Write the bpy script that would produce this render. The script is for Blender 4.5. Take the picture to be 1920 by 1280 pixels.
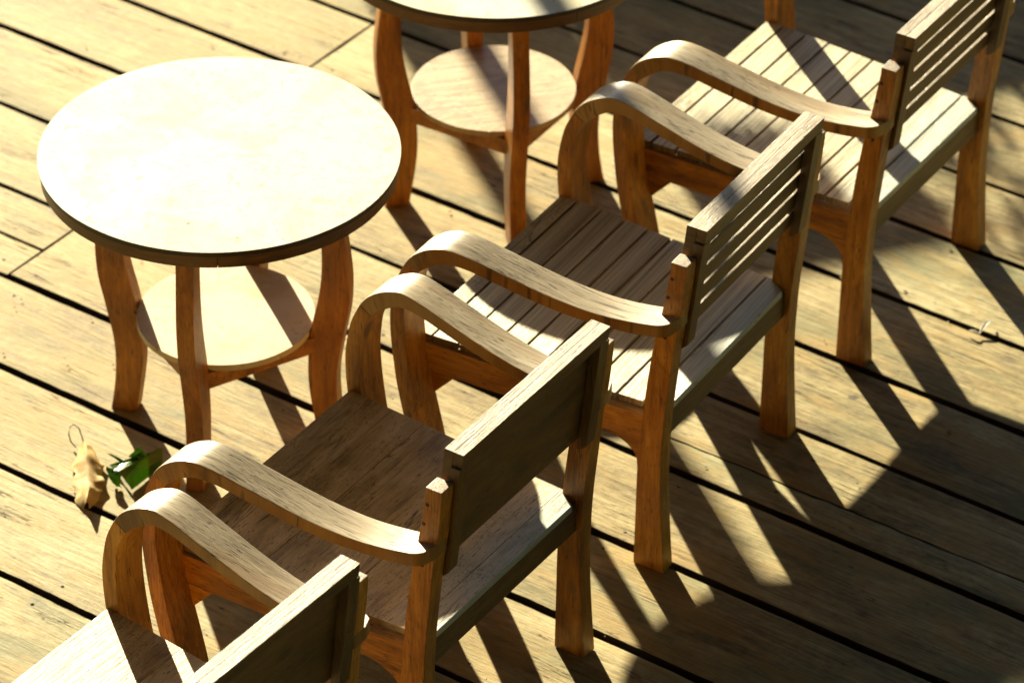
import bpy, bmesh, math, random
from mathutils import Vector, Matrix
from mathutils import noise as mnoise
random.seed(7)
for o in list(bpy.data.objects): bpy.data.objects.remove(o)
sc = bpy.context.scene
col = sc.collection
R = math.radians

# ------------------------------------------------------------ camera, sky, sun
CH = 5.16743828; PITCH = 0.610314860; ROLL = 0.00739116515; FPX = 7958.21782
cd = bpy.data.cameras.new('camera'); cam = bpy.data.objects.new('camera', cd); col.objects.link(cam)
fw = Vector((0, math.cos(PITCH), -math.sin(PITCH))); rt = Vector((1, 0, 0)); up = rt.cross(fw)
rt2 = math.cos(ROLL)*rt + math.sin(ROLL)*up; up2 = -math.sin(ROLL)*rt + math.cos(ROLL)*up
M3 = Matrix((rt2, up2, -fw)).transposed()
cam.matrix_world = Matrix.Translation((0, 0, CH)) @ M3.to_4x4()
cd.sensor_width = 36; cd.sensor_fit = 'HORIZONTAL'; cd.lens = FPX/1920*36
cd.clip_start = .1; cd.clip_end = 3000
cd.dof.use_dof = True; cd.dof.focus_distance = 7.62; cd.dof.aperture_fstop = 5
sc.camera = cam

SUN_AZ = R(-70.8); SUN_EL = R(18.45)          # azimuth is the direction the light travels
D = Vector((math.cos(SUN_AZ)*math.cos(SUN_EL), math.sin(SUN_AZ)*math.cos(SUN_EL), -math.sin(SUN_EL)))
w = bpy.data.worlds.new('World'); sc.world = w; w.use_nodes = True
nt = w.node_tree; nt.nodes.clear()
wo = nt.nodes.new('ShaderNodeOutputWorld'); wb = nt.nodes.new('ShaderNodeBackground'); sk = nt.nodes.new('ShaderNodeTexSky')
sk.sky_type = 'NISHITA'; sk.sun_disc = False; sk.sun_elevation = SUN_EL; sk.sun_rotation = math.atan2(-D.x, -D.y)
sk.air_density = 1.0; sk.dust_density = .8; sk.ozone_density = 1.6
wb.inputs['Strength'].default_value = .05
nt.links.new(sk.outputs[0], wb.inputs[0]); nt.links.new(wb.outputs[0], wo.inputs[0])
sd = bpy.data.lights.new('sun', 'SUN'); so = bpy.data.objects.new('sun', sd); col.objects.link(so)
sd.energy = 5; sd.angle = R(.5); sd.color = (1, .875, .59)
so.rotation_euler = D.to_track_quat('-Z', 'Y').to_euler(); so.location = (-3, 12, 6)
sc.view_settings.view_transform = 'Standard'; sc.view_settings.look = 'None'
sc.view_settings.exposure = 1.9; sc.view_settings.gamma = 1
sc.cycles.max_bounces = 8; sc.cycles.diffuse_bounces = 6

# ------------------------------------------------------------ materials
class N:
    def __init__(s, name):
        s.m = bpy.data.materials.new(name); s.m.use_nodes = True; s.t = s.m.node_tree; s.t.nodes.clear()
        s.out = s.n('OutputMaterial'); s.b = s.n('BsdfPrincipled'); s.l(s.b.outputs[0], s.out.inputs[0])
    def n(s, t, **k):
        x = s.t.nodes.new('ShaderNode'+t)
        for a, v in k.items(): setattr(x, a, v)
        return x
    def l(s, a, b): s.t.links.new(a, b)
    def put(s, sock, v):
        if hasattr(v, 'is_output') or hasattr(v, 'links'): s.l(v, sock)
        else: sock.default_value = v
    def math(s, op, a, b=0.0, c=None, clamp=False):
        x = s.n('Math', operation=op); x.use_clamp = clamp; s.put(x.inputs[0], a); s.put(x.inputs[1], b)
        if c is not None: s.put(x.inputs[2], c)
        return x.outputs[0]
    def vm(s, op, a, b=(0, 0, 0)):
        x = s.n('VectorMath', operation=op); s.put(x.inputs[0], a); s.put(x.inputs[1], b); return x.outputs[0]
    def noise(s, vec, scale=1, detail=4, rough=.55, dist=0.0):
        x = s.n('TexNoise'); s.l(vec, x.inputs['Vector']); x.inputs['Scale'].default_value = scale
        x.inputs['Detail'].default_value = detail; x.inputs['Roughness'].default_value = rough; x.inputs['Distortion'].default_value = dist
        return x.outputs['Fac']
    def ramp(s, f, stops):
        x = s.n('ValToRGB'); cr = x.color_ramp
        while len(cr.elements) < len(stops): cr.elements.new(.5)
        for e, (p, c) in zip(cr.elements, stops):
            e.position = p; e.color = (c[0], c[1], c[2], 1) if not isinstance(c, (int, float)) else (c, c, c, 1)
        s.l(f, x.inputs[0]); return x.outputs[0]
    def sm(s, v, lo, hi, a=0.0, b=1.0):
        x = s.n('MapRange', interpolation_type='SMOOTHSTEP'); s.put(x.inputs[0], v)
        for i, q in zip((1, 2, 3, 4), (lo, hi, a, b)): x.inputs[i].default_value = q
        return x.outputs[0]
    def mix(s, f, a, b, mode='MIX'):
        x = s.n('Mix', data_type='RGBA', blend_type=mode); s.put(x.inputs[0], f)
        for sk_, v in ((x.inputs[6], a), (x.inputs[7], b)):
            if isinstance(v, tuple): sk_.default_value = (*v, 1)
            else: s.l(v, sk_)
        return x.outputs[2]
    def grain(s, off=10.0):
        a = s.n('Attribute', attribute_name='grain'); oi = s.n('ObjectInfo')
        r = s.math('MULTIPLY', oi.outputs['Random'], off)
        c = s.n('CombineXYZ'); s.l(r, c.inputs[0]); s.l(r, c.inputs[1]); s.l(r, c.inputs[2])
        return s.vm('ADD', a.outputs['Vector'], c.outputs[0]), oi.outputs['Random']
    def bump(s, h, strength, dist, prev=None):
        x = s.n('Bump'); x.inputs['Strength'].default_value = strength; x.inputs['Distance'].default_value = dist
        s.l(h, x.inputs['Height'])
        if prev is not None: s.l(prev, x.inputs['Normal'])
        return x.outputs[0]

def teak(name, c_dark, c_mid, c_light, weather=.9, rear=False, w_dark=(.15, .125, .10), w_mid=(.27, .23, .185), w_light=(.42, .37, .30), rough=(.42, .5), spec=.5, knots=True, ringk=.3, soft=False):
    s = N(name); g, rnd = s.grain()
    big = s.noise(s.vm('MULTIPLY', g, (1.6, 9, 9)), 1, 5, .6, .8)
    fib = s.noise(s.vm('MULTIPLY', g, (5, 95, 95)), 1, 5, .75)
    fine = s.noise(s.vm('MULTIPLY', g, (16, 260, 260)), 1, 3, .7)
    # growth rings as contour lines of a stretched noise
    rn = s.noise(s.vm('MULTIPLY', g, (.9, 6, 6)), 1, 2, .5, .4)
    ring = s.math('PINGPONG', s.math('MULTIPLY', rn, 34), 1.0)
    ring = s.sm(ring, .0, .35, 0, 1)
    blot = s.noise(s.vm('MULTIPLY', g, (6, 13, 13)), 1, 5, .65, .5)
    f = s.math('ADD', s.math('ADD', s.math('MULTIPLY', big, .40), s.math('MULTIPLY', blot, .35)), s.math('ADD', s.math('MULTIPLY', fib, .14 if soft else .22), s.math('MULTIPLY', fine, .16)), clamp=True)
    f = s.math('MULTIPLY', f, 1/1.05 if soft else 1/1.13)
    base = s.ramp(f, [(.40, c_dark), (.50, c_mid), (.61, c_light)])
    base = s.mix(s.math('MULTIPLY', s.math('SUBTRACT', 1, ring), ringk), base, c_dark)
    grey = s.ramp(f, [(.40, w_dark), (.50, w_mid), (.61, w_light)])
    grey = s.mix(s.math('MULTIPLY', s.math('SUBTRACT', 1, ring), ringk*.8), grey, w_dark)
    geo = s.n('NewGeometry'); sep = s.n('SeparateXYZ'); s.l(geo.outputs['Normal'], sep.inputs[0])
    patch = s.noise(s.vm('MULTIPLY', g, (5, 14, 14)), 1, 4, .6)
    wf = s.math('MULTIPLY', s.sm(sep.outputs[2], .35, .8), s.sm(patch, .28, .5, .62, 1.0))
    wf = s.math('MULTIPLY', wf, weather)
    c = s.mix(wf, base, grey)
    if rear:   # silver strip behind the back: sky sheen painted into the weathered colour
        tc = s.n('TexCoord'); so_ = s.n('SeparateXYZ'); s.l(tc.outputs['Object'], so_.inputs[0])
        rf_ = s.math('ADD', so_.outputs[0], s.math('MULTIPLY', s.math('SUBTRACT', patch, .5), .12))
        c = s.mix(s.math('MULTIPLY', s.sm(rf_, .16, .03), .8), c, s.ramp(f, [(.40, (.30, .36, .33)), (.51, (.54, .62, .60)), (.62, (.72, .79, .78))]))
    # pores: short dark dashes
    pore = s.noise(s.vm('MULTIPLY', g, (45, 330, 330)), 1, 1, .5)
    pf = s.math('MULTIPLY', s.sm(pore, .64, .72), .7)
    c = s.mix(pf, c, (.05, .035, .02))
    ck = s.noise(s.vm('MULTIPLY', g, (2.6, 34, 34)), 1, 3, .55, .3)
    ckf = s.math('MULTIPLY', s.sm(s.math('ABSOLUTE', s.math('SUBTRACT', ck, .5)), .014, .0), s.sm(s.noise(s.vm('MULTIPLY', g, (3, 8, 8)), 1.3, 2), .52, .60))
    c = s.mix(s.math('MULTIPLY', ckf, .75), c, (.03, .018, .009))
    # grey speckle of mildew on weathered faces
    spk = s.noise(s.vm('MULTIPLY', g, (190, 300, 300)), 1, 2, .6); spm = s.noise(s.vm('MULTIPLY', g, (9, 14, 14)), 1, 3, .6)
    c = s.mix(s.math('MULTIPLY', s.math('MULTIPLY', s.sm(spk, .53, .66), s.sm(spm, .42, .6)), s.math('MULTIPLY', wf, .65)), c, (.06, .05, .04))
    # stains
    st = s.noise(s.vm('MULTIPLY', g, (7, 13, 13)), 1.3, 3, .5)
    c = s.mix(s.math('MULTIPLY', s.sm(st, .63, .76), .55), c, (.07, .05, .035))
    if knots:
        v = s.n('TexVoronoi', feature='F1'); s.l(s.vm('MULTIPLY', g, (3.2, 7, 7)), v.inputs['Vector']); v.inputs['Scale'].default_value = 1
        kd = v.outputs['Distance']
        c = s.mix(s.math('MULTIPLY', s.sm(kd, .12, .05), .75), c, (.06, .03, .015))
    s.l(c, s.b.inputs['Base Color'])
    r = s.math('ADD', s.math('MULTIPLY', s.math('SUBTRACT', fib, .5), .25), s.mix(wf, (rough[0],)*3, (rough[1],)*3))
    s.l(r, s.b.inputs['Roughness']); s.b.inputs['Specular IOR Level'].default_value = spec
    h = s.math('ADD', s.math('MULTIPLY', fib, .6), s.math('MULTIPLY', fine, .4))
    h = s.math('SUBTRACT', h, s.math('MULTIPLY', pf, .6))
    s.l(s.bump(h, .7, .0022), s.b.inputs['Normal'])
    return s.m

M = {}
O_D, O_M, O_L = (.15, .050, .005), (.44, .175, .014), (.72, .36, .04)
M['teak'] = teak('oiled_teak', O_D, O_M, O_L)
M['arm'] = teak('armrest_teak', (.14, .062, .012), (.32, .165, .034), (.50, .30, .085), w_dark=(.27, .225, .155), w_mid=(.44, .385, .28), w_light=(.60, .545, .42), rough=(.33, .33), ringk=.22, soft=True, knots=False)
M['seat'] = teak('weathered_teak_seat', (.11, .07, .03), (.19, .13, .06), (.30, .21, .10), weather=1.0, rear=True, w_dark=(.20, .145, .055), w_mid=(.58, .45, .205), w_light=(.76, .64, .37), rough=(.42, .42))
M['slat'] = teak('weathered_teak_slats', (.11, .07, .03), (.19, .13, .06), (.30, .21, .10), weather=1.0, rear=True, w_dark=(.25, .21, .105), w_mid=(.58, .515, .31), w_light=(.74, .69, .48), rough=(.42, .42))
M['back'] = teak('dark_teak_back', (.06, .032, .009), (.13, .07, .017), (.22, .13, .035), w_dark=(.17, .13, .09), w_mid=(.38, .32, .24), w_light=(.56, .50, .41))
M['rim'] = teak('table_rim_teak', (.06, .027, .007), (.14, .066, .014), (.24, .12, .028), weather=.2)
M['tleg'] = teak('table_leg_teak', (.15, .048, .005), (.38, .14, .011), (.60, .27, .03), weather=.25, knots=False)

def laminate(name, base, stain, dirt):
    s = N(name); g, rnd = s.grain(3)
    a = s.noise(g, 5, 5, .65, .5); b = s.noise(g, 38, 5, .75, 1.2); c = s.noise(s.vm('MULTIPLY', g, (1, 1, 1)), 140, 3, .7)
    x = s.mix(s.math('MULTIPLY', s.sm(a, .42, .68), .55), base, stain)
    x = s.mix(s.math('MULTIPLY', s.sm(b, .56, .66), .75), x, stain)
    x = s.mix(s.math('MULTIPLY', s.math('MULTIPLY', s.sm(b, .52, .64), s.sm(c, .56, .66)), .9), x, dirt)
    sc1 = s.noise(s.vm('MULTIPLY', g, (9, 34, 9)), 1, 3, .6, 1.5); scm = s.noise(g, 4.3, 2, .5)
    x = s.mix(s.math('MULTIPLY', s.math('MULTIPLY', s.sm(s.math('ABSOLUTE', s.math('SUBTRACT', sc1, .5)), .010, .0), s.sm(scm, .50, .60)), .75), x, dirt)
    s.l(x, s.b.inputs['Base Color'])
    s.l(s.math('ADD', s.math('MULTIPLY', b, .16), .42), s.b.inputs['Roughness']); s.b.inputs['Specular IOR Level'].default_value = .12
    s.l(s.bump(b, .12, .001), s.b.inputs['Normal'])
    return s.m
M['top'] = laminate('cream_laminate', (.71, .695, .60), (.52, .45, .24), (.15, .10, .04))
def plain(name, c, r=.6, spec=.5):
    s = N(name); tc = s.n('TexCoord'); k = s.noise(tc.outputs['Object'], 60, 4, .6)
    x = s.mix(s.sm(k, .3, .7), tuple(v*.7 for v in c), tuple(min(1, v*1.25) for v in c)); s.l(x, s.b.inputs['Base Color'])
    s.b.inputs['Roughness'].default_value = r; s.b.inputs['Specular IOR Level'].default_value = spec
    s.l(s.bump(k, .2, .001), s.b.inputs['Normal']); return s.m
M['edge'] = plain('dark_laminate_edge', (.018, .014, .010), .5)
M['screw'] = plain('dark_screw_plug', (.05, .022, .01), .6)
M['soil'] = plain('dark_earth', (.035, .028, .02), .95, .1)

def deckmat():
    s = N('weathered_deck'); g, rnd = s.grain(0)
    pv = s.n('Attribute', attribute_name='plank').outputs['Fac']
    big = s.noise(s.vm('MULTIPLY', g, (1.3, 5, 5)), 1.2, 7, .68, .3)
    med = s.noise(s.vm('MULTIPLY', g, (5, 42, 42)), 1, 6, .72, .2)
    fib = s.noise(s.vm('MULTIPLY', g, (11, 150, 150)), 1, 4, .75)
    dirt = s.noise(g, 38, 6, .75)
    f = s.math('ADD', s.math('ADD', s.math('MULTIPLY', big, .32), s.math('MULTIPLY', med, .34)), s.math('ADD', s.math('MULTIPLY', fib, .26), s.math('MULTIPLY', dirt, .18)), clamp=True)
    f = s.math('MULTIPLY', f, 1/1.0)
    f = s.math('ADD', f, s.math('MULTIPLY', s.math('SUBTRACT', pv, .5), .07))
    c = s.ramp(f, [(.45, (.085, .070, .029)), (.515, (.225, .188, .085)), (.57, (.37, .315, .155)), (.65, (.53, .47, .27))])
    # greenish, damp-looking algae in broad patches
    al = s.noise(s.vm('MULTIPLY', g, (1.1, 3.2, 3.2)), 1.7, 4, .6, .5)
    c = s.mix(s.math('MULTIPLY', s.sm(al, .47, .66), .55), c, (.10, .135, .055))
    # golden towards the far left; greenish shade tint painted in towards the near right
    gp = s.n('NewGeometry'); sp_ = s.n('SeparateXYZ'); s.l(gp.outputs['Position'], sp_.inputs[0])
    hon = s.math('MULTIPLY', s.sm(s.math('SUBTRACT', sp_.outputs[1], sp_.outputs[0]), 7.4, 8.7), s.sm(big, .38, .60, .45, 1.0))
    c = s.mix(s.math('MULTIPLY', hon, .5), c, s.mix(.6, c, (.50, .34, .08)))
    shade_green = s.math('MULTIPLY', s.sm(s.math('SUBTRACT', sp_.outputs[0], sp_.outputs[1]), -6.3, -5.4), s.sm(al, .38, .60))
    c = s.mix(s.math('MULTIPLY', shade_green, .55), c, (.13, .19, .09))
    # ochre worn patches
    oc = s.noise(s.vm('MULTIPLY', g, (2.2, 6, 6)), 2.1, 4, .6, .7)
    c = s.mix(s.math('MULTIPLY', s.sm(oc, .46, .64), .5), c, (.40, .27, .075))
    c = s.mix(s.math('MULTIPLY', s.math('FRACT', s.math('MULTIPLY', pv, 7.3)), .45), c, s.mix(.5, c, (.40, .25, .07)))
    sd2 = s.math('MULTIPLY', s.sm(s.noise(s.vm('MULTIPLY', g, (9, 60, 60)), 1, 5, .75), .60, .72), .7)
    c = s.mix(sd2, c, (.06, .048, .022))
    # saw marks: faint cross ridges in places
    wv = s.n('TexWave', wave_type='BANDS', bands_direction='X'); s.l(g, wv.inputs['Vector']); wv.inputs['Scale'].default_value = 34; wv.inputs['Distortion'].default_value = 2.5; wv.inputs['Detail'].default_value = 2; wv.inputs['Detail Scale'].default_value = 3
    sm_ = s.math('MULTIPLY', wv.outputs['Fac'], s.sm(s.noise(s.vm('MULTIPLY', g, (3, 4, 4)), 1.3, 2), .60, .70))
    c = s.mix(s.math('MULTIPLY', sm_, .10), c, (.10, .08, .05))
    # cracks along the grain
    ck = s.noise(s.vm('MULTIPLY', g, (2.2, 60, 60)), 1, 3, .5, .3)
    ckf = s.math('MULTIPLY', s.sm(s.math('ABSOLUTE', s.math('SUBTRACT', ck, .5)), .012, .0), s.sm(s.noise(s.vm('MULTIPLY', g, (1.5, 3, 3)), 2, 2), .5, .6))
    c = s.mix(s.math('MULTIPLY', ckf, .8), c, (.03, .022, .014))
    # dark spots and dirt
    sp = s.noise(s.vm('MULTIPLY', g, (22, 40, 40)), 1, 2, .5)
    c = s.mix(s.math('MULTIPLY', s.sm(sp, .70, .80), .8), c, (.035, .028, .018))
    v = s.n('TexVoronoi', feature='F1'); s.l(s.vm('MULTIPLY', g, (2.6, 4.2, 4.2)), v.inputs['Vector']); v.inputs['Scale'].default_value = 1
    c = s.mix(s.math('MULTIPLY', s.sm(v.outputs['Distance'], .09, .03), .7), c, (.06, .04, .022))
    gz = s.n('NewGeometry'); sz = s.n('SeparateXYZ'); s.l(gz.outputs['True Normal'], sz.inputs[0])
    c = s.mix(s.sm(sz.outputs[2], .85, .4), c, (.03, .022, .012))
    s.l(c, s.b.inputs['Base Color'])
    s.l(s.math('ADD', s.math('MULTIPLY', med, .25), .50), s.b.inputs['Roughness']); s.b.inputs['Specular IOR Level'].default_value = .28
    h = s.math('ADD', s.math('ADD', s.math('MULTIPLY', fib, .5), s.math('MULTIPLY', med, .6)), s.math('MULTIPLY', sm_, .05))
    h = s.math('SUBTRACT', h, s.math('MULTIPLY', ckf, .8))
    s.l(s.bump(h, .8, .005), s.b.inputs['Normal'])
    return s.m
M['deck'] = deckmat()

# ------------------------------------------------------------ mesh helpers
def finish(name, bm, mat, parent=None, grain=None, bevel=.0022, seg=2, smooth=True, mats=None):
    if bevel:
        bmesh.ops.recalc_face_normals(bm, faces=bm.faces)
        ed = [e for e in bm.edges if len(e.link_faces) == 2 and e.calc_face_angle(0) > R(38)]
        bmesh.ops.bevel(bm, geom=ed, offset=bevel, segments=seg, profile=.6, affect='EDGES', clamp_overlap=True)
    bmesh.ops.recalc_face_normals(bm, faces=bm.faces)
    me = bpy.data.meshes.new(name); bm.to_mesh(me); bm.free()
    for p in me.polygons: p.use_smooth = smooth
    if smooth:
        try: me.set_sharp_from_angle(angle=R(35))
        except Exception: pass
    gf = grain or (lambda p: (p.x, p.y, p.z))
    at = me.attributes.new('grain', 'FLOAT_VECTOR', 'POINT')
    for i, v in enumerate(me.vertices): at.data[i].vector = gf(v.co)
    for m_ in (mats or [mat]): me.materials.append(m_)
    o = bpy.data.objects.new(name, me); col.objects.link(o)
    if parent: o.parent = parent
    if bevel and smooth:
        wn = o.modifiers.new('weighted_normal', 'WEIGHTED_NORMAL'); wn.mode = 'FACE_AREA'; wn.weight = 100; wn.keep_sharp = True
    return o
def G(axis, off=None):
    off = off if off is not None else Vector((random.uniform(0, 9), random.uniform(0, 9), random.uniform(0, 9)))
    return {'x': lambda p: (p.x+off.x, p.y+off.y, p.z+off.z), 'y': lambda p: (p.y+off.x, p.x+off.y, p.z+off.z), 'z': lambda p: (p.z+off.x, p.x+off.y, p.y+off.z)}[axis]
def ngon_prism(bm, poly, y0, y1, axes='xz'):
    """poly in the (x,z) plane pushed from y0 to y1; y0,y1 may be functions of (x,z)"""
    a = []; b = []
    for x, z in poly:
        ya = y0(x, z) if callable(y0) else y0; yb = y1(x, z) if callable(y1) else y1
        a.append(bm.verts.new((x, ya, z))); b.append(bm.verts.new((x, yb, z)))
    bm.faces.new(a); bm.faces.new(b[::-1]); n = len(poly)
    for i in range(n): bm.faces.new((a[i], b[i], b[(i+1) % n], a[(i+1) % n]))
def strip(bm, outer, inner, y0, y1):
    """ribbon between two equally long profile lines: quads only, so curved pieces shade well"""
    n = len(outer); V = []
    for (ox, oz), (ix, iz) in zip(outer, inner):
        f = lambda q, x, z: q(x, z) if callable(q) else q
        V.append([bm.verts.new((ox, f(y0, ox, oz), oz)), bm.verts.new((ox, f(y1, ox, oz), oz)), bm.verts.new((ix, f(y1, ix, iz), iz)), bm.verts.new((ix, f(y0, ix, iz), iz))])
    for a, b in zip(V[:-1], V[1:]):
        for k in range(4): bm.faces.new((a[k], a[(k+1) % 4], b[(k+1) % 4], b[k]))
    bm.faces.new(V[0][::-1]); bm.faces.new(V[-1])
def catmull(P, n):
    """resample a polyline with a smooth curve through its points to n+1 points evenly by arc length"""
    Q = []
    E = [P[0]] + list(P) + [P[-1]]
    for i in range(1, len(E)-2):
        p0, p1, p2, p3 = (Vector(E[i+k]) for k in (-1, 0, 1, 2))
        for k in range(12):
            t = k/12
            Q.append(.5*((2*p1)+(p2-p0)*t+(2*p0-5*p1+4*p2-p3)*t*t+(3*p1-p0-3*p2+p3)*t**3))
    Q.append(Vector(P[-1]))
    L = [0]
    for a, b in zip(Q[:-1], Q[1:]): L.append(L[-1]+(b-a).length)
    out = []; j = 0
    for k in range(n+1):
        s = L[-1]*k/n
        while j < len(L)-2 and L[j+1] < s: j += 1
        t = (s-L[j])/max(1e-9, L[j+1]-L[j]); out.append(tuple(Q[j].lerp(Q[j+1], min(1, max(0, t)))))
    return out
def box(bm, x0, x1, y0, y1, z0, z1): ngon_prism(bm, [(x0, z0), (x1, z0), (x1, z1), (x0, z1)], y0, y1)
def empty(name, loc, rz=0, **props):
    o = bpy.data.objects.new(name, None); col.objects.link(o); o.location = loc; o.rotation_euler.z = rz; o.empty_display_size = .1
    for k, v in props.items(): o[k] = v
    return o
def tag(o, **props):
    for k, v in props.items(): o[k] = v
    return o

# ------------------------------------------------------------ the deck
A0 = R(-35.3); EX = Vector((math.cos(A0), math.sin(A0))); NX = Vector((-math.sin(A0), math.cos(A0)))
def EN(e, n, z=0): return Vector((EX.x*e+NX.x*n, EX.y*e+NX.y*n, z))
deck_bm = bmesh.new(); deck_attr = []
def plank(n0, n1, e0, e1, g0=.009, g1=.009, seed=0, dz=0.0, rag=.0022, th=.034):
    rnd = random.Random(seed*17+3); off = (rnd.uniform(0, 50), rnd.uniform(0, 50), rnd.uniform(0, 50)); pv = rnd.random()
    if not callable(n0): c0 = n0; n0 = lambda e: c0
    if not callable(n1): c1 = n1; n1 = lambda e: c1
    K = max(2, int((e1-e0)/.03)); cols = []
    fr = (0, .0025, .03, .25, .5, .75, .97, .9975, 1)
    cup = rnd.uniform(-.0012, .0012)
    for k in range(K+1):
        e = e0+(e1-e0)*k/K
        ja = mnoise.noise(Vector((e*5, seed*7.3, 0)))*rag+mnoise.noise(Vector((e*27, seed*7.3, 4)))*rag*.7
        jb = mnoise.noise(Vector((e*5, seed*7.3, 9)))*rag+mnoise.noise(Vector((e*27, seed*7.3, 14)))*rag*.7
        a = n0(e)+g0+ja; b = n1(e)-g1+jb; ring = []
        ring.append((a+.001, -th)); ring.append((a, -.0035))
        for q in fr[1:-1]:
            n = a+(b-a)*q
            t = q*2-1
            z = cup*(1-t*t) + mnoise.noise(Vector((e*1.6, n*5, seed)))*.0008
            if q in (.0025, .9975): z = -.0008
            ring.append((n, z))
        ring.append((b, -.0035)); ring.append((b-.001, -th))
        vs = []
        for n, z in ring:
            vs.append(deck_bm.verts.new(EN(e, n, z+dz))); deck_attr.append(((e+off[0], n+off[1], z+off[2]), pv))
        cols.append(vs)
    m = len(cols[0])
    for a, b in zip(cols[:-1], cols[1:]):
        for k in range(m-1): deck_bm.faces.new((a[k], b[k], b[k+1], a[k+1]))
    deck_bm.faces.new(cols[0]); deck_bm.faces.new(cols[-1][::-1])
NB = [2.16, 2.42, 2.69, 2.95, 3.21, 3.47, 3.74, 4.0, 4.265, 4.53, 4.792, 5.060, 5.325, 5.588, 5.853, 6.118, 6.381, 6.646, 6.912, 7.162, 7.420, 7.665, 7.93, 8.19, 8.455, 8.72, 8.98, 9.245, 9.51, 9.77]
GW = {4.792: .0085, 5.060: .0088, 5.325: .0095, 5.588: .0105, 5.853: .0095, 6.118: .0085, 6.381: .0085, 6.646: .0088, 6.912: .0085, 7.162: .0075, 7.42: .0075, 7.665: .008}
JOINT = -5.30
for i, (a, b) in enumerate(zip(NB[:-1], NB[1:])):
    rr = random.Random(i+40)
    ga, gb = GW.get(a, .008)+rr.uniform(-.0014, .0008), GW.get(b, .008)+rr.uniform(-.0014, .0008); dz = random.uniform(-.0008, .0008)
    rr = random.Random(i+40)
    if a == 5.588:
        plank(a, b, JOINT+.003, -.4, ga, gb, i, dz)
        plank(a, 5.708, -9.5, JOINT-.004, ga*.5, .003, i+60, dz-.001); plank(5.708, b, -9.5, JOINT-.004, .003, gb*.6, i+61, dz+.001)
    elif a == 6.646:
        plank(a, b, JOINT+.003, -.4, ga, gb, i, dz); plank(a, b, -9.5, JOINT-.003, ga, gb, i+60, dz+.0006)
    elif a == 5.853:
        # split board: a ragged crack opens along it towards the right
        cr = lambda e: 5.945+.022*(e+3.55)*.6+.004*mnoise.noise(Vector((e*9, 1, 1)))+.0035*mnoise.noise(Vector((e*31, 4, 1)))
        plank(a, cr, -4.15, -.4, ga, .0020, i, dz, .0028); plank(cr, b, -4.15, -.4, .0020, gb, i+60, dz+.0004, .0028)
        plank(a, b, -9.5, -4.152, ga, gb, i+61, dz)
    else:
        j = -7.9 if i % 2 else -1.6
        plank(a, b, -9.5, j-.003, ga, gb, i, dz); plank(a, b, j+.003, -.4 if j < -2 else 1.5, ga, gb, i+90, dz)
me = bpy.data.meshes.new('deck'); bmesh.ops.recalc_face_normals(deck_bm, faces=deck_bm.faces); deck_bm.to_mesh(me); deck_bm.free()
me.attributes.new('grain', 'FLOAT_VECTOR', 'POINT'); me.attributes.new('plank', 'FLOAT', 'POINT')
at = me.attributes['grain']; ap = me.attributes['plank']
for i, (g_, p_) in enumerate(deck_attr): at.data[i].vector = g_; ap.data[i].value = p_
for p in me.polygons: p.use_smooth = True
try: me.set_sharp_from_angle(angle=R(40))
except Exception: pass
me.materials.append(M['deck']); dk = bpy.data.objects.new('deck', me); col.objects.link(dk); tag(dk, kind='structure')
# joists under the planks
bm = bmesh.new()
for e in [-9.3+.8*k for k in range(5)]+[JOINT+.8*k for k in range(7)]:
    ps = [EN(e-.03, 2.2), EN(e+.03, 2.2), EN(e+.03, 9.7), EN(e-.03, 9.7)]
    a = [bm.verts.new((p.x, p.y, -.0365)) for p in ps]; b = [bm.verts.new((p.x, p.y, -.15)) for p in ps]
    bm.faces.new(a); bm.faces.new(b[::-1])
    for k in range(4): bm.faces.new((a[k], b[k], b[(k+1) % 4], a[(k+1) % 4]))
tag(finish('deck_joists', bm, M['soil'], bevel=0), kind='structure')
bm = bmesh.new(); vs = [bm.verts.new(p) for p in ((-600, -600, -.42), (600, -600, -.42), (600, 600, -.42), (-600, 600, -.42))]; bm.faces.new(vs)
gs = N('ground_earth_grass'); tc = gs.n('TexCoord'); k = gs.noise(tc.outputs['Object'], .8, 8, .7)
gs.l(gs.ramp(k, [(.3, (.05, .045, .02)), (.5, (.07, .075, .025)), (.7, (.10, .09, .04))]), gs.b.inputs['Base Color']); gs.b.inputs['Roughness'].default_value = .95
tag(finish('ground', bm, gs.m, bevel=0), kind='structure')

# nail heads: a pair on every plank over each joist
bm = bmesh.new(); rr = random.Random(3)
for e in [JOINT-.8*k for k in range(1, 4)]+[JOINT+.05]+[JOINT-.05]+[JOINT+.8*k for k in range(1, 6)]:
    for a, b in zip(NB[8:24], NB[9:25]):
        for q in (.16, .84):
            if rr.random() < .3: continue
            p = EN(e+rr.uniform(-.012, .012), a+(b-a)*q+rr.uniform(-.01, .01)); r_ = rr.uniform(.0032, .0045)
            bm.faces.new([bm.verts.new((p.x+r_*math.cos(k*.785), p.y+r_*math.sin(k*.785), .0022)) for k in range(8)])
tag(finish('deck_nails', bm, M['screw'], bevel=0), kind='structure')

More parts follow.
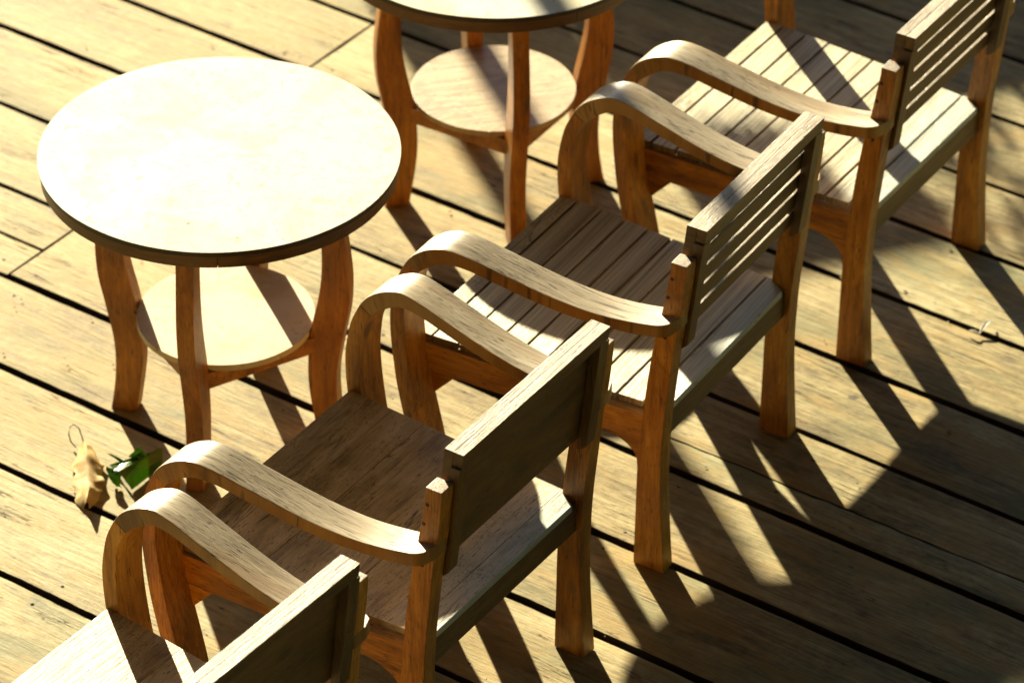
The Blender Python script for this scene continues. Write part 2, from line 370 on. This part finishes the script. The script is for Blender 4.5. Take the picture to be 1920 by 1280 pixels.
# ------------------------------------------------------------ the tables
def radial(bm, outer, inner, half):
    strip(bm, outer, inner, -half, half)
def disc(bm, r, z0, z1, seg=128, wob=0):
    a = []; b = []
    for k in range(seg):
        t = 2*math.pi*k/seg; q = r+wob*mnoise.noise(Vector((math.cos(t)*3, math.sin(t)*3, r)))
        a.append(bm.verts.new((q*math.cos(t), q*math.sin(t), z0))); b.append(bm.verts.new((q*math.cos(t), q*math.sin(t), z1)))
    bm.faces.new(a[::-1]); bm.faces.new(b)
    for k in range(seg): bm.faces.new((a[k], a[(k+1) % seg], b[(k+1) % seg], b[k]))
def make_table(name, loc, rot, shelfmat, label, **kw):
    t = empty(name, loc, rot, label=label, category='table', group='round tables along the row of chairs')
    bm = bmesh.new(); disc(bm, .3600, .6525, .6573, wob=.0012); o = finish('laminate_top', bm, M['top'], t, G('x'), bevel=.0008, mats=[M['top'], M['edge']])
    for p in o.data.polygons:
        if abs(p.normal.z) < .7: p.material_index = 1
    bm = bmesh.new(); disc(bm, .3575, .6445, .6523); finish('dark_edge_band', bm, M['edge'], t, G('x'), bevel=.0006)
    bm = bmesh.new(); disc(bm, .3490, .6187, .6443, wob=0); finish('top_board', bm, M['rim'], t, G('x'), bevel=.0006)
    # wooden rim of four sawn arcs with open butt joints
    bm = bmesh.new(); z0, z1 = .6185, .6443
    for q in range(4):
        n = 26; t0 = R(90*q+16)+.0012; t1 = R(90*q+106)-.0012; V = []
        for k in range(n+1):
            th = t0+(t1-t0)*k/n; r_o = .3555+.0008*mnoise.noise(Vector((th*4, q, 0))); c, s_ = math.cos(th), math.sin(th)
            V.append([bm.verts.new((r_o*c, r_o*s_, z0)), bm.verts.new((r_o*c, r_o*s_, z1)), bm.verts.new((.3494*c, .3494*s_, z1)), bm.verts.new((.3494*c, .3494*s_, z0))])
        for a, b in zip(V[:-1], V[1:]):
            for k in range(4): bm.faces.new((a[k], a[(k+1) % 4], b[(k+1) % 4], b[k]))
        bm.faces.new(V[0][::-1]); bm.faces.new(V[-1])
    finish('rim', bm, M['rim'], t, lambda p: (math.atan2(p.y, p.x)*.36+5, math.hypot(p.x, p.y), p.z+3), bevel=.0015)
    # curved plank legs
    zo = [(.242, .6183), (.250, .56), (.257, .50), (.264, .44), (.267, .39), (.264, .33), (.255, .28), (.246, .23), (.238, .18), (.236, .13), (.239, .08), (.246, .03), (.252, 0)]
    zi = [(.202, .6183), (.206, .56), (.209, .50), (.210, .44), (.207, .39), (.199, .34), (.188, .29), (.180, .24), (.176, .18), (.177, .13), (.183, .08), (.191, .03), (.196, 0)]
    O = catmull(zo, 34); I = catmull(zi, 34)
    for k in range(4):
        bm = bmesh.new(); radial(bm, O, I, .0185)
        bmesh.ops.rotate(bm, verts=bm.verts, cent=(0, 0, 0), matrix=Matrix.Rotation(math.pi/2*k, 3, 'Z'))
        lg = finish('leg', bm, M['tleg'], t, G('z'), bevel=.003)
    bm = bmesh.new()
    for k in range(4):
        a0 = math.pi/2*k; a1 = a0+math.pi/2; rr = .197; p = Vector((rr*math.cos(a0), rr*math.sin(a0), 0)); q = Vector((rr*math.cos(a1), rr*math.sin(a1), 0))
        dirv = (q-p).normalized(); nrm = Vector((-dirv.y, dirv.x, 0))*.0095; p = p+dirv*.012; q = q-dirv*.012
        cs = [p-nrm, q-nrm, q+nrm, p+nrm]; A = [bm.verts.new((c.x, c.y, .2145)) for c in cs]; B = [bm.verts.new((c.x, c.y, .2525)) for c in cs]
        bm.faces.new(A[::-1]); bm.faces.new(B)
        for j in range(4): bm.faces.new((A[j], A[(j+1) % 4], B[(j+1) % 4], B[j]))
    finish('stretchers', bm, M['tleg'], t, G('x'), bevel=.0015)
    bm = bmesh.new(); disc(bm, .1812, .2535, .2676, 96, .0008); finish('shelf', bm, shelfmat, t, G('x'), bevel=.001)
    return t
M['shelfwood'] = teak('pale_shelf_wood', (.26, .17, .08), (.42, .30, .16), (.56, .44, .27), weather=0, rough=(.4, .4))
M['shelflam'] = laminate('cream_shelf_laminate', (.62, .57, .42), (.46, .36, .17), (.2, .13, .06))
t1 = make_table('round_table', (-.5819, 7.0971, 0), -.2310, M['shelflam'], 'round side table with its whole cream top in view')
t2 = make_table('round_table', (-.0440, 7.9796, 0), .2340, M['shelfwood'], 'round side table cut off by the top edge, with a pale wooden shelf')

# ------------------------------------------------------------ the armchairs   local x forward, y to the sitter's LEFT, z up
def Vin(u): return .250+.035*min(max(u, 0)/.45, 1)
def Vout(u): return .318+.043*min(max(u, 0)/.45, 1)
TOP = [(.546, .591), (.534, .608), (.520, .622), (.497, .638), (.470, .650), (.445, .654), (.41, .650), (.365, .640), (.32, .630), (.27, .619), (.22, .610), (.17, .604), (.12, .602), (.07, .605), (.03, .610), (.0, .615), (-.018, .619)]
BOT = [(.520, .574), (.510, .584), (.500, .592), (.478, .608), (.460, .617), (.440, .621), (.41, .620), (.374, .613), (.325, .602), (.272, .591), (.221, .583), (.17, .578), (.12, .577), (.07, .578), (.03, .582), (.0, .586), (-.018, .590)]
LF = [(.546, .591), (.566, .548), (.576, .507), (.582, .468), (.5825, .43), (.580, .389), (.575, .345), (.569, .30), (.560, .255), (.548, .20), (.536, .14), (.527, .07), (.523, 0)]
LB = [(.520, .574), (.540, .536), (.547, .497), (.550, .46), (.549, .42), (.546, .385), (.541, .345), (.534, .30), (.525, .255), (.512, .20), (.499, .14), (.489, .07), (.484, 0)]
PF = [(.069, 0), (.0675, .12), (.066, .24), (.060, .33), (.050, .44), (.036, .548), (.022, .619), (.006, .722)]
PB = [(.0, 0), (.008, .10), (.014, .21), (.013, .30), (.009, .38), (-.001, .484), (-.009, .564), (-.019, .63), (-.028, .722)]
def bu(z, off=0): return -.045+(.798-z)*.115+off          # rear face of the leaning back
def arm_grain(off):
    P = TOP
    L = [0]
    for a, b in zip(P[:-1], P[1:]): L.append(L[-1]+math.hypot(b[0]-a[0], b[1]-a[1]))
    def f(p):
        best = (9, 0, 0)
        for i, (a, b) in enumerate(zip(P[:-1], P[1:])):
            dx, dz = b[0]-a[0], b[1]-a[1]; t = ((p.x-a[0])*dx+(p.z-a[1])*dz)/(dx*dx+dz*dz); t = min(1, max(0, t))
            dd = math.hypot(a[0]+dx*t-p.x, a[1]+dz*t-p.z)
            if dd < best[0]: best = (dd, L[i]+t*(L[i+1]-L[i]), 0)
        # sawn from a board, so the figure runs out through the hump
        return (best[1]*.55+p.x*.45+off.x, p.y+off.y, best[0]*.5+p.z*.5+off.z)
    return f
def plug(bm, x, z, y, out, r=.0040):
    c = []
    for k in range(10):
        t = k/10*2*math.pi; c.append(bm.verts.new((x+r*math.cos(t), y+out*.0006, z+r*math.sin(t))))
    d = [bm.verts.new((v.co.x, y-out*.002, v.co.z)) for v in c]
    bm.faces.new(c)
    for k in range(10): bm.faces.new((c[k], c[(k+1) % 10], d[(k+1) % 10], d[k]))
def rv(): return Vector((random.uniform(0, 9), random.uniform(0, 9), random.uniform(0, 9)))
def make_chair(slatted, loc, rz, label, category='armchair', group='teak armchairs in a row on the deck', backslats=None):
    t = empty('armchair', loc, rz, label=label, category=category, group=group)
    for s in (1, -1):
        # rear post, one piece from the deck to above the arm
        bm = bmesh.new(); n = 30
        F = catmull(PF, n); B = catmull(PB, n)
        strip(bm, F, B, s*.2807, s*.2435)
        # hipped top
        top = [v for v in bm.verts if v.co.z > .7215]
        fc = [f for f in bm.faces if all(v in top for v in f.verts)]
        r = bmesh.ops.inset_region(bm, faces=fc, thickness=.0125, depth=0)
        for f in fc:
            for v in f.verts: v.co.z += .0145
        po = finish('rear_leg', bm, M['teak'], t, G('z'), bevel=.0025)
        bm = bmesh.new()
        bm.free()
        for (x, z) in ((.002, .700), (.010, .655), (.014, .562)):
            bm = bmesh.new(); plug(bm, x, z, s*.2807, s); finish('screw_plug', bm, M['screw'], po, bevel=0)
        # armrest: flared ribbon with a rounded outer rear corner
        bm = bmesh.new(); n = 56
        O = catmull(TOP, n); I = catmull(BOT, n); V = []
        def yo(u):
            w_ = Vout(u)
            k = .034; d_ = u-(-.018)
            if d_ < k: w_ -= k-math.sqrt(max(0, k*k-(k-d_)**2))
            return s*w_
        strip(bm, O, I, lambda x, z: s*Vin(x), lambda x, z: yo(x))
        ar = finish('armrest', bm, M['arm'], t, arm_grain(rv()), bevel=.0028)
        # front leg
        bm = bmesh.new(); O = catmull(LF, 44); I = catmull(LB, 44)
        strip(bm, O, I, s*.2846, s*.3602)
        finish('front_leg', bm, M['teak'], t, G('z'), bevel=.0028)
        # side rail with its corner braces
        bm = bmesh.new()
        yA = lambda x, z: s*(.2515+.030*min(max((x-.05)/.5, 0), 1)); yB = lambda x, z: s*(.2735+.019*min(max((x-.05)/.5, 0), 1))
        ngon_prism(bm, [(.055, .295), (.545, .300), (.548, .3655), (.055, .3565)], yA, yB)
        sr = finish('side_rail', bm, M['teak'], t, G('x'), bevel=.002)
        bm = bmesh.new()
        ngon_prism(bm, [(.479, .2985), (.541, .2985), (.530, .245), (.522, .252)], lambda x, z: yA(x, z)+s*.003, lambda x, z: yB(x, z)-s*.002)
        finish('corner_brace', bm, M['teak'], sr, G('x'), bevel=.0015); bm = bmesh.new()
        cv = [(.150, .2935)] + [(.150-.08*math.sin(R(a_)), .2935-.055*(1-math.cos(R(a_)))) for a_ in (15, 30, 45, 60, 75)] + [(.070, .226), (.062, .226), (.062, .2935)]
        ngon_prism(bm, cv, lambda x, z: yA(x, z)+s*.003, lambda x, z: yB(x, z)-s*.002)
        finish('corner_brace', bm, M['teak'], sr, G('x'), bevel=.0015)
        # upright behind the back boards
        bm = bmesh.new()
        q = [(bu(.795), .7665), (bu(.56, 0), .56), (bu(.53), .53), (bu(.517, .012), .517), (bu(.517, .0205), .517), (bu(.7665, .0205), .7665)]
        ngon_prism(bm, [(bu(.7665), .7665)] + q[1:], s*.2425, s*.2115)
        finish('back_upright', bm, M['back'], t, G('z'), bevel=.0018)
    # seat
    ub, uf, zb, zf = .0216, .5716, .3722, .3817
    zt = lambda u: zb+(zf-zb)*(u-ub)/(uf-ub)
    def board(bm, a, b, th=.015, j=0):
        def hw(u): return (.2515+.034*min(max((u-.07)/.45, 0), 1)) if u > .06 else .2234+(u-.0216)*.76
        us = sorted(set([a, b] + [x for x in (.0605,) if a < x < b]))
        outl = [(u, hw(u)+j) for u in us]+[(u, -hw(u)+j) for u in reversed(us)]
        A = [bm.verts.new((u, v, zt(u))) for u, v in outl]; B = [bm.verts.new((u, v, zt(u)-th)) for u, v in outl]
        bm.faces.new(A); bm.faces.new(B[::-1]); m = len(outl)
        for k in range(m): bm.faces.new((A[k], B[k], B[(k+1) % m], A[(k+1) % m]))
    bm = bmesh.new()
    if slatted:
        gp = [.0216, .0715, .1285, .1860, .2440, .3005, .3570, .4140, .4725, .5310, .5716]
        for i, (a, b) in enumerate(zip(gp[:-1], gp[1:])):
            g2 = random.uniform(.0020, .0032)
            board(bm, a+(g2 if i else 0), b-(g2 if i < 9 else 0), j=random.uniform(-.0015, .0015))
        off = rv()
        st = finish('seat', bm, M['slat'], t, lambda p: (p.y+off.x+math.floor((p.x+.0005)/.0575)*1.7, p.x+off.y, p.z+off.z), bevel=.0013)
    else:
        for a, b in ((.0216, .0640), (.0648, .2200), (.2206, .3930), (.3936, .5716)):
            board(bm, a, b)
        off = rv()
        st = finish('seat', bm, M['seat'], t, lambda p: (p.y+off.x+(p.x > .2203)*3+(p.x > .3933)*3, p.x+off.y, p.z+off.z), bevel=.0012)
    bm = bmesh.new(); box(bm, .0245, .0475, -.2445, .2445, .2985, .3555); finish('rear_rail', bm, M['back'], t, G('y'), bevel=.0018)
    bm = bmesh.new(); box(bm, .525, .546, -.2835, .2835, .318, .3645); finish('front_rail', bm, M['teak'], t, G('y'), bevel=.0018)
    # back
    def lath(bm, z0, z1, o0, o1, y0=-.237, y1=.237):
        ngon_prism(bm, [(bu(z0, o0), z0), (bu(z0, o1), z0), (bu(z1, o1), z1), (bu(z1, o0), z1)], y0, y1)
    bm = bmesh.new()
    if slatted:
        for z0, z1 in ((.7246, .798), (.6776, .7160), (.6306, .6690), (.5836, .6220), (.540, .5750)):
            lath(bm, z0+random.uniform(-.001, .001), z1+random.uniform(-.001, .001) if z1 < .79 else z1, .0212, .0332 if z1 < .79 else .043)
    else:
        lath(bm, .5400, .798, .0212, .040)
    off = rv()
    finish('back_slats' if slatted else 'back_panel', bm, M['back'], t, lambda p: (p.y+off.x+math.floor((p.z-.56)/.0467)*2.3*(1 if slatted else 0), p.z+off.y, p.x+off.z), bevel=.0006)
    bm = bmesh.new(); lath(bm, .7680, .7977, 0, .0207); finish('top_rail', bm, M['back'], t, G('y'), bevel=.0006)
    return t
# the sitter's right is the photo's upper right: local y mirrored by the model's own symmetry
POSE = {1: ((-.4256, 5.4327), 2.5200), 2: ((.0101, 6.1244), 2.5627), 3: ((.4452, 6.8356), 2.6049), 4: ((.8915, 7.5390), 2.5806)}
make_chair(False, (*POSE[1][0], 0), POSE[1][1], 'teak armchair with a solid back, cut off by the bottom left corner of the photo')
make_chair(False, (*POSE[2][0], 0), POSE[2][1], 'teak armchair with a solid brown board seat, in front of the full round table')
make_chair(True, (*POSE[3][0], 0), POSE[3][1], 'slatted teak armchair with its seat partly shaded, beside the solid brown seat')
make_chair(True, (*POSE[4][0], 0), POSE[4][1], 'slatted teak armchair farthest up the row, its seat slats bright in the sun')

# ------------------------------------------------------------ fallen things on the deck
def leafmat(name, a, b, c, rough=.35, trans=.25, sc_=40):
    s = N(name); tc = s.n('TexCoord'); k = s.noise(tc.outputs['Object'], sc_, 5, .65, .4)
    s.l(s.ramp(k, [(.32, a), (.52, b), (.72, c)]), s.b.inputs['Base Color']); s.b.inputs['Roughness'].default_value = rough
    s.l(s.bump(k, .3, .002), s.b.inputs['Normal'])
    tr_ = s.n('BsdfTranslucent'); tr_.inputs[0].default_value = (*c, 1); mx = s.n('MixShader'); mx.inputs[0].default_value = trans
    s.l(s.b.outputs[0], mx.inputs[1]); s.l(tr_.outputs[0], mx.inputs[2]); s.l(mx.outputs[0], s.out.inputs[0])
    return s.m
M['dry'] = leafmat('dry_leaf', (.42, .24, .06), (.68, .50, .20), (.84, .74, .48), .65, .35)
M['green'] = leafmat('green_leaf', (.04, .11, .015), (.075, .20, .02), (.14, .30, .035), .30, .4)
M['petal'] = leafmat('dried_petal', (.8, .79, .74), (.86, .85, .8), (.9, .89, .86), .5, .2)
M['stem'] = plain('leaf_stem', (.12, .09, .05), .5)
def thick(bm, t):
    bmesh.ops.recalc_face_normals(bm, faces=bm.faces); bmesh.ops.solidify(bm, geom=bm.faces[:], thickness=t)
def tube(bm, P, r):
    rings = []
    for i, p in enumerate(P):
        p = Vector(p); d_ = (Vector(P[min(i+1, len(P)-1)])-Vector(P[max(i-1, 0)])).normalized(); a = d_.orthogonal().normalized(); b = d_.cross(a)
        rings.append([bm.verts.new(p+a*r*math.cos(k*math.pi/3)+b*r*math.sin(k*math.pi/3)) for k in range(6)])
    for a, b in zip(rings[:-1], rings[1:]):
        for k in range(6): bm.faces.new((a[k], a[(k+1) % 6], b[(k+1) % 6], b[k]))
    bm.faces.new(rings[0]); bm.faces.new(rings[-1][::-1])
dry = empty('dry_leaf', (-.862, 6.89, 0), R(-84), label='curled golden brown dead leaf lying across a gap in the deck', category='leaf')
bm = bmesh.new(); V = []; nu, nv = 30, 13
for i in range(nu+1):
    t = i/nu; x = (t-.5)*.205
    hw = .036*(math.sin(math.pi*min(1, t*.93+.05))**.55)*(1+.07*math.sin(t*23)+.04*math.sin(t*61))
    row = []
    for j in range(nv+1):
        q = j/nv*2-1; rip = .0022*mnoise.noise(Vector((t*7, q*1.5, 3)))*(1+abs(q)*2.5)
        ang = q*1.15; row.append(bm.verts.new((x+.004*math.sin(q*7+t*9), hw*math.sin(ang)*.98+.006*math.sin(t*3.1)+rip, .003+.026*(1-abs(q))**1.3*(.8+.2*math.sin(t*8))+rip+.006*math.sin(t*math.pi))))
    V.append(row)
for i in range(nu):
    for j in range(nv): bm.faces.new((V[i][j], V[i+1][j], V[i+1][j+1], V[i][j+1]))
thick(bm, .0012); finish('blade', bm, M['dry'], dry, bevel=0)
bm = bmesh.new(); tube(bm, [(-.098, 0, .010), (-.112, -.004, .022), (-.130, -.010, .034), (-.142, -.020, .036), (-.146, -.028, .028), (-.138, -.032, .016), (-.120, -.028, .008), (-.104, -.018, .006)], .0014); finish('stem', bm, M['stem'], dry, bevel=0)
grn = empty('folded_green_leaf', (-.76, 6.89, 0), 0, label='folded glossy green leaf in the table leg shadow beside the dead leaf', category='leaf')
def sheet(name, pts, mat=None, sub=10, wav=.003, seed=0):
    bm = bmesh.new(); A, B, C_, D_ = (Vector(p)-Vector((-.76, 6.89, 0)) for p in pts); rows = []
    nrm = (B-A).cross(D_-A).normalized()
    for i in range(sub+1):
        u = i/sub; row = []
        for j in range(sub+1):
            v = j/sub; p = A.lerp(D_, u).lerp(B.lerp(C_, u), v)
            p = p+nrm*(wav*mnoise.noise(Vector((u*3, v*3, seed)))+wav*.8*math.sin(math.pi*v)); p.z = max(p.z, .0015); row.append(bm.verts.new(p))
        rows.append(row)
    for i in range(sub):
        for j in range(sub): bm.faces.new((rows[i][j], rows[i][j+1], rows[i+1][j+1], rows[i+1][j]))
    thick(bm, .0009); finish(name, bm, mat or M['green'], grn, bevel=0)
sheet('leaf_fold', [(-.7913, 6.8563, .045), (-.7661, 6.853, .002), (-.7094, 6.9331, .002), (-.7101, 6.937, .045)], seed=1)
sheet('leaf_fold', [(-.7913, 6.8566, .046), (-.812, 6.885, .040), (-.735, 6.915, .050), (-.7101, 6.9372, .046)], seed=2, wav=.004)
sheet('leaf_fold', [(-.819, 6.896, .030), (-.8042, 6.8714, .003), (-.787, 6.8582, .002), (-.786, 6.863, .036)], seed=3, wav=.006)
sheet('leaf_fold', [(-.8257, 6.9585, .018), (-.8161, 6.9485, .022), (-.7753, 6.8948, .040), (-.7856, 6.902, .030)], seed=4, wav=.004)
sheet('leaf_fold', [(-.7522, 6.9171, .066), (-.7407, 6.9008, .051), (-.7586, 6.8951, .047), (-.7747, 6.9071, .046)], seed=5, wav=.006)
pt = empty('dried_petal', (.995, 7.43, 0), 0, label='small white dried petal on the deck at the right edge', category='petal')
def petal(P, w_):
    bm = bmesh.new(); V = []
    for i, p in enumerate(P):
        t = i/(len(P)-1); p = Vector(p); d_ = (Vector(P[min(i+1, len(P)-1)])-Vector(P[max(i-1, 0)])); n_ = Vector((-d_.y, d_.x, 0)).normalized(); h = w_*(.25+.75*math.sin(math.pi*t)**.7)
        V.append([bm.verts.new(p+n_*h*q+Vector((0, 0, .004*abs(q)))) for q in (-1, -.4, .4, 1)])
    for a, b in zip(V[:-1], V[1:]):
        for k in range(3): bm.faces.new((a[k], a[k+1], b[k+1], b[k]))
    thick(bm, .0008); finish('petal_lobe', bm, M['petal'], pt, bevel=0)
petal([(0, -.010, .003), (.008, .004, .008), (.016, .016, .012), (.024, .026, .011), (.031, .034, .007)], .0048)
petal([(0, -.010, .003), (-.008, -.006, .007), (-.016, -.003, .007), (-.025, -.001, .003)], .0036)

chip = Vector((0.0147, -0.2610)); bm = bmesh.new()
bm.faces.new([bm.verts.new((chip.x+.0035*math.cos(k*.785)+.0015*math.cos(k*1.57), chip.y+.0058*math.sin(k*.785), .65765)) for k in range(8)])
finish('chip', bm, M['edge'], t1, bevel=0)
# litter: crumbs, flakes of leaf and grit scattered over the deck
bm = bmesh.new(); rr = random.Random(11)
for k in range(420):
    p = EN(rr.uniform(-6.3, -2.6), rr.uniform(4.4, 8.1), .0026); r_ = rr.uniform(.0014, .0040)*(1.7 if rr.random() < .08 else 1); a0 = rr.uniform(0, 6.28); el = rr.uniform(.35, 1)
    vs = [(p.x+r_*math.cos(a0)*math.cos(q)-r_*el*math.sin(a0)*math.sin(q), p.y+r_*math.sin(a0)*math.cos(q)+r_*el*math.cos(a0)*math.sin(q)) for q in (0, 1.2, 2.3, 3.4, 4.5, 5.4)]
    A = [bm.verts.new((x, y, p.z+rr.uniform(0, .0012))) for x, y in vs]; top = bm.verts.new((p.x, p.y, p.z+r_*.7))
    for i in range(6): bm.faces.new((A[i], A[(i+1) % 6], top))
M['litter'] = leafmat('deck_litter', (.05, .035, .015), (.30, .21, .10), (.75, .70, .58), .7, 0, 2.3)
tag(finish('deck_litter', bm, M['litter'], bevel=0, smooth=False), kind='stuff', label='crumbs and leaf flakes scattered over the deck')

# ------------------------------------------------------------ unseen things added up-sun to shade the deck and cut sky light
SM = Vector((math.cos(SUN_AZ+math.pi/2), math.sin(SUN_AZ+math.pi/2), 0)); SV = Vector((math.cos(SUN_AZ), math.sin(SUN_AZ), 0))
M['timber'] = teak('dark_timber', (.05, .035, .02), (.09, .065, .04), (.13, .10, .065), weather=0, knots=False)
def slab(bm, m0, m1, s0, s1, z0, z1):
    c = [SM*a+SV*b for a, b in ((m0, s0), (m1, s0), (m1, s1), (m0, s1))]
    A = [bm.verts.new((p.x, p.y, z0)) for p in c]; B = [bm.verts.new((p.x, p.y, z1)) for p in c]
    bm.faces.new(A[::-1]); bm.faces.new(B)
    for k in range(4): bm.faces.new((A[k], A[(k+1) % 4], B[(k+1) % 4], B[k]))
scr = empty('shadow_screen', (0, 0, 0), 0, label='added shadow-casting board screen beyond the top edge of the photo', category='screen')  # added unseen screen; panel heights set where their shadow ends
bm = bmesh.new(); slab(bm, 2.6, 2.985, -11.03, -11, -.01, 1.05); finish('panel', bm, M['timber'], scr, G('z'))
bm = bmesh.new(); slab(bm, 2.986, 3.50, -11.035, -11, -.01, 1.333); finish('panel', bm, M['timber'], scr, G('z'))
bm = bmesh.new(); slab(bm, 3.502, 6.5, -11.03, -11, -.01, 1.15); finish('panel', bm, M['timber'], scr, G('z'))
bm = bmesh.new(); slab(bm, 2.56, 2.64, -13.08, -13, -.4, 6.45); po = finish('unseen_post', bm, M['timber'], None, G('z')); tag(po, label='dark timber post beyond the top edge of the photo', category='post')  # unseen post, inferred from the stripe of shadow it casts
bm = bmesh.new(); box(bm, -16, 16, -9, 16.2, 6.5, 6.62); rf = finish('sky_blocker_roof', bm, M['timber'], None, G('x'), bevel=0); tag(rf, kind='structure')  # unseen roof added only to cut sky light on the deck

# shrub added behind the low end of the screen to dapple the deck
M['shrub'] = leafmat('shrub_leaf', (.02, .05, .01), (.04, .09, .015), (.07, .13, .03), .4, .2)
shr = empty('shrub', tuple(SM*4.4+SV*-11.3), 0, label='added leafy green shrub beyond the top edge of the photo', category='shrub')
bm = bmesh.new(); rr = random.Random(5)
for k in range(2500):
    m_ = rr.uniform(-.9, 1.6); z = 1.05+rr.random()**1.5*.58; s_ = rr.uniform(-.2, .2)
    if k < 380: m_ = -1.415+rr.uniform(-.09, .09); z = rr.uniform(1.70, 1.81)-s_/3; z += .3/3  # floating leaf clump added to block sun from one deck patch
    elif mnoise.noise(Vector((m_*3.1, z*3.1, 2))) < -.22: continue
    c = SM*m_+SV*s_+Vector((0, 0, z)); a = Vector((rr.gauss(0, 1), rr.gauss(0, 1), rr.gauss(0, .6))).normalized(); b = a.orthogonal().normalized(); l = rr.uniform(.05, .10); w_ = l*.36
    bm.faces.new([bm.verts.new(p) for p in (c-a*l*.5, c+b*w_*.5-a*l*.1, c+a*l*.5, c-b*w_*.5-a*l*.1)])
tag(finish('shade_foliage', bm, M['shrub'], shr, bevel=0, smooth=False))
bm = bmesh.new()
for k in range(7): x = -.9+k*.4; tube(bm, [tuple(SM*x+Vector((0, 0, -.4))), tuple(SM*(x+.05)+Vector((0, 0, .5))), tuple(SM*(x-.03)+Vector((0, 0, 1.35)))], .014)
finish('stems', bm, M['timber'], shr, bevel=0)

M['blocker_hedge'] = leafmat('hedge_leaf', (.02, .05, .012), (.045, .10, .02), (.08, .15, .035), .6, .0, 3)
for (x0, x1, y0, y1, h, w_) in ((-17, 17, -11, -9.5, 6, 'behind the camera'), (-17.5, -16.2, -9, 24, 5, 'far to the left of the deck'), (16.2, 17.5, -9, 24, 5, 'far to the right of the deck'), (-17, 17, 30, 31.5, 5.2, 'far beyond the top edge of the photo')):  # unseen green walls added to block sky light around the deck
    bm = bmesh.new(); box(bm, x0, x1, y0, y1, -.42, h)
    bmesh.ops.subdivide_edges(bm, edges=bm.edges, cuts=24, use_grid_fill=True)
    for v in bm.verts: v.co += Vector((mnoise.noise(v.co*1.3), mnoise.noise(v.co*1.3+Vector((5, 5, 5))), mnoise.noise(v.co*1.1+Vector((9, 0, 3)))))*.35
    tag(finish('blocker_hedge', bm, M['blocker_hedge'], None, bevel=0), label='added tall green hedge '+w_, category='blocker_hedge', group='hedges added to block sky light')
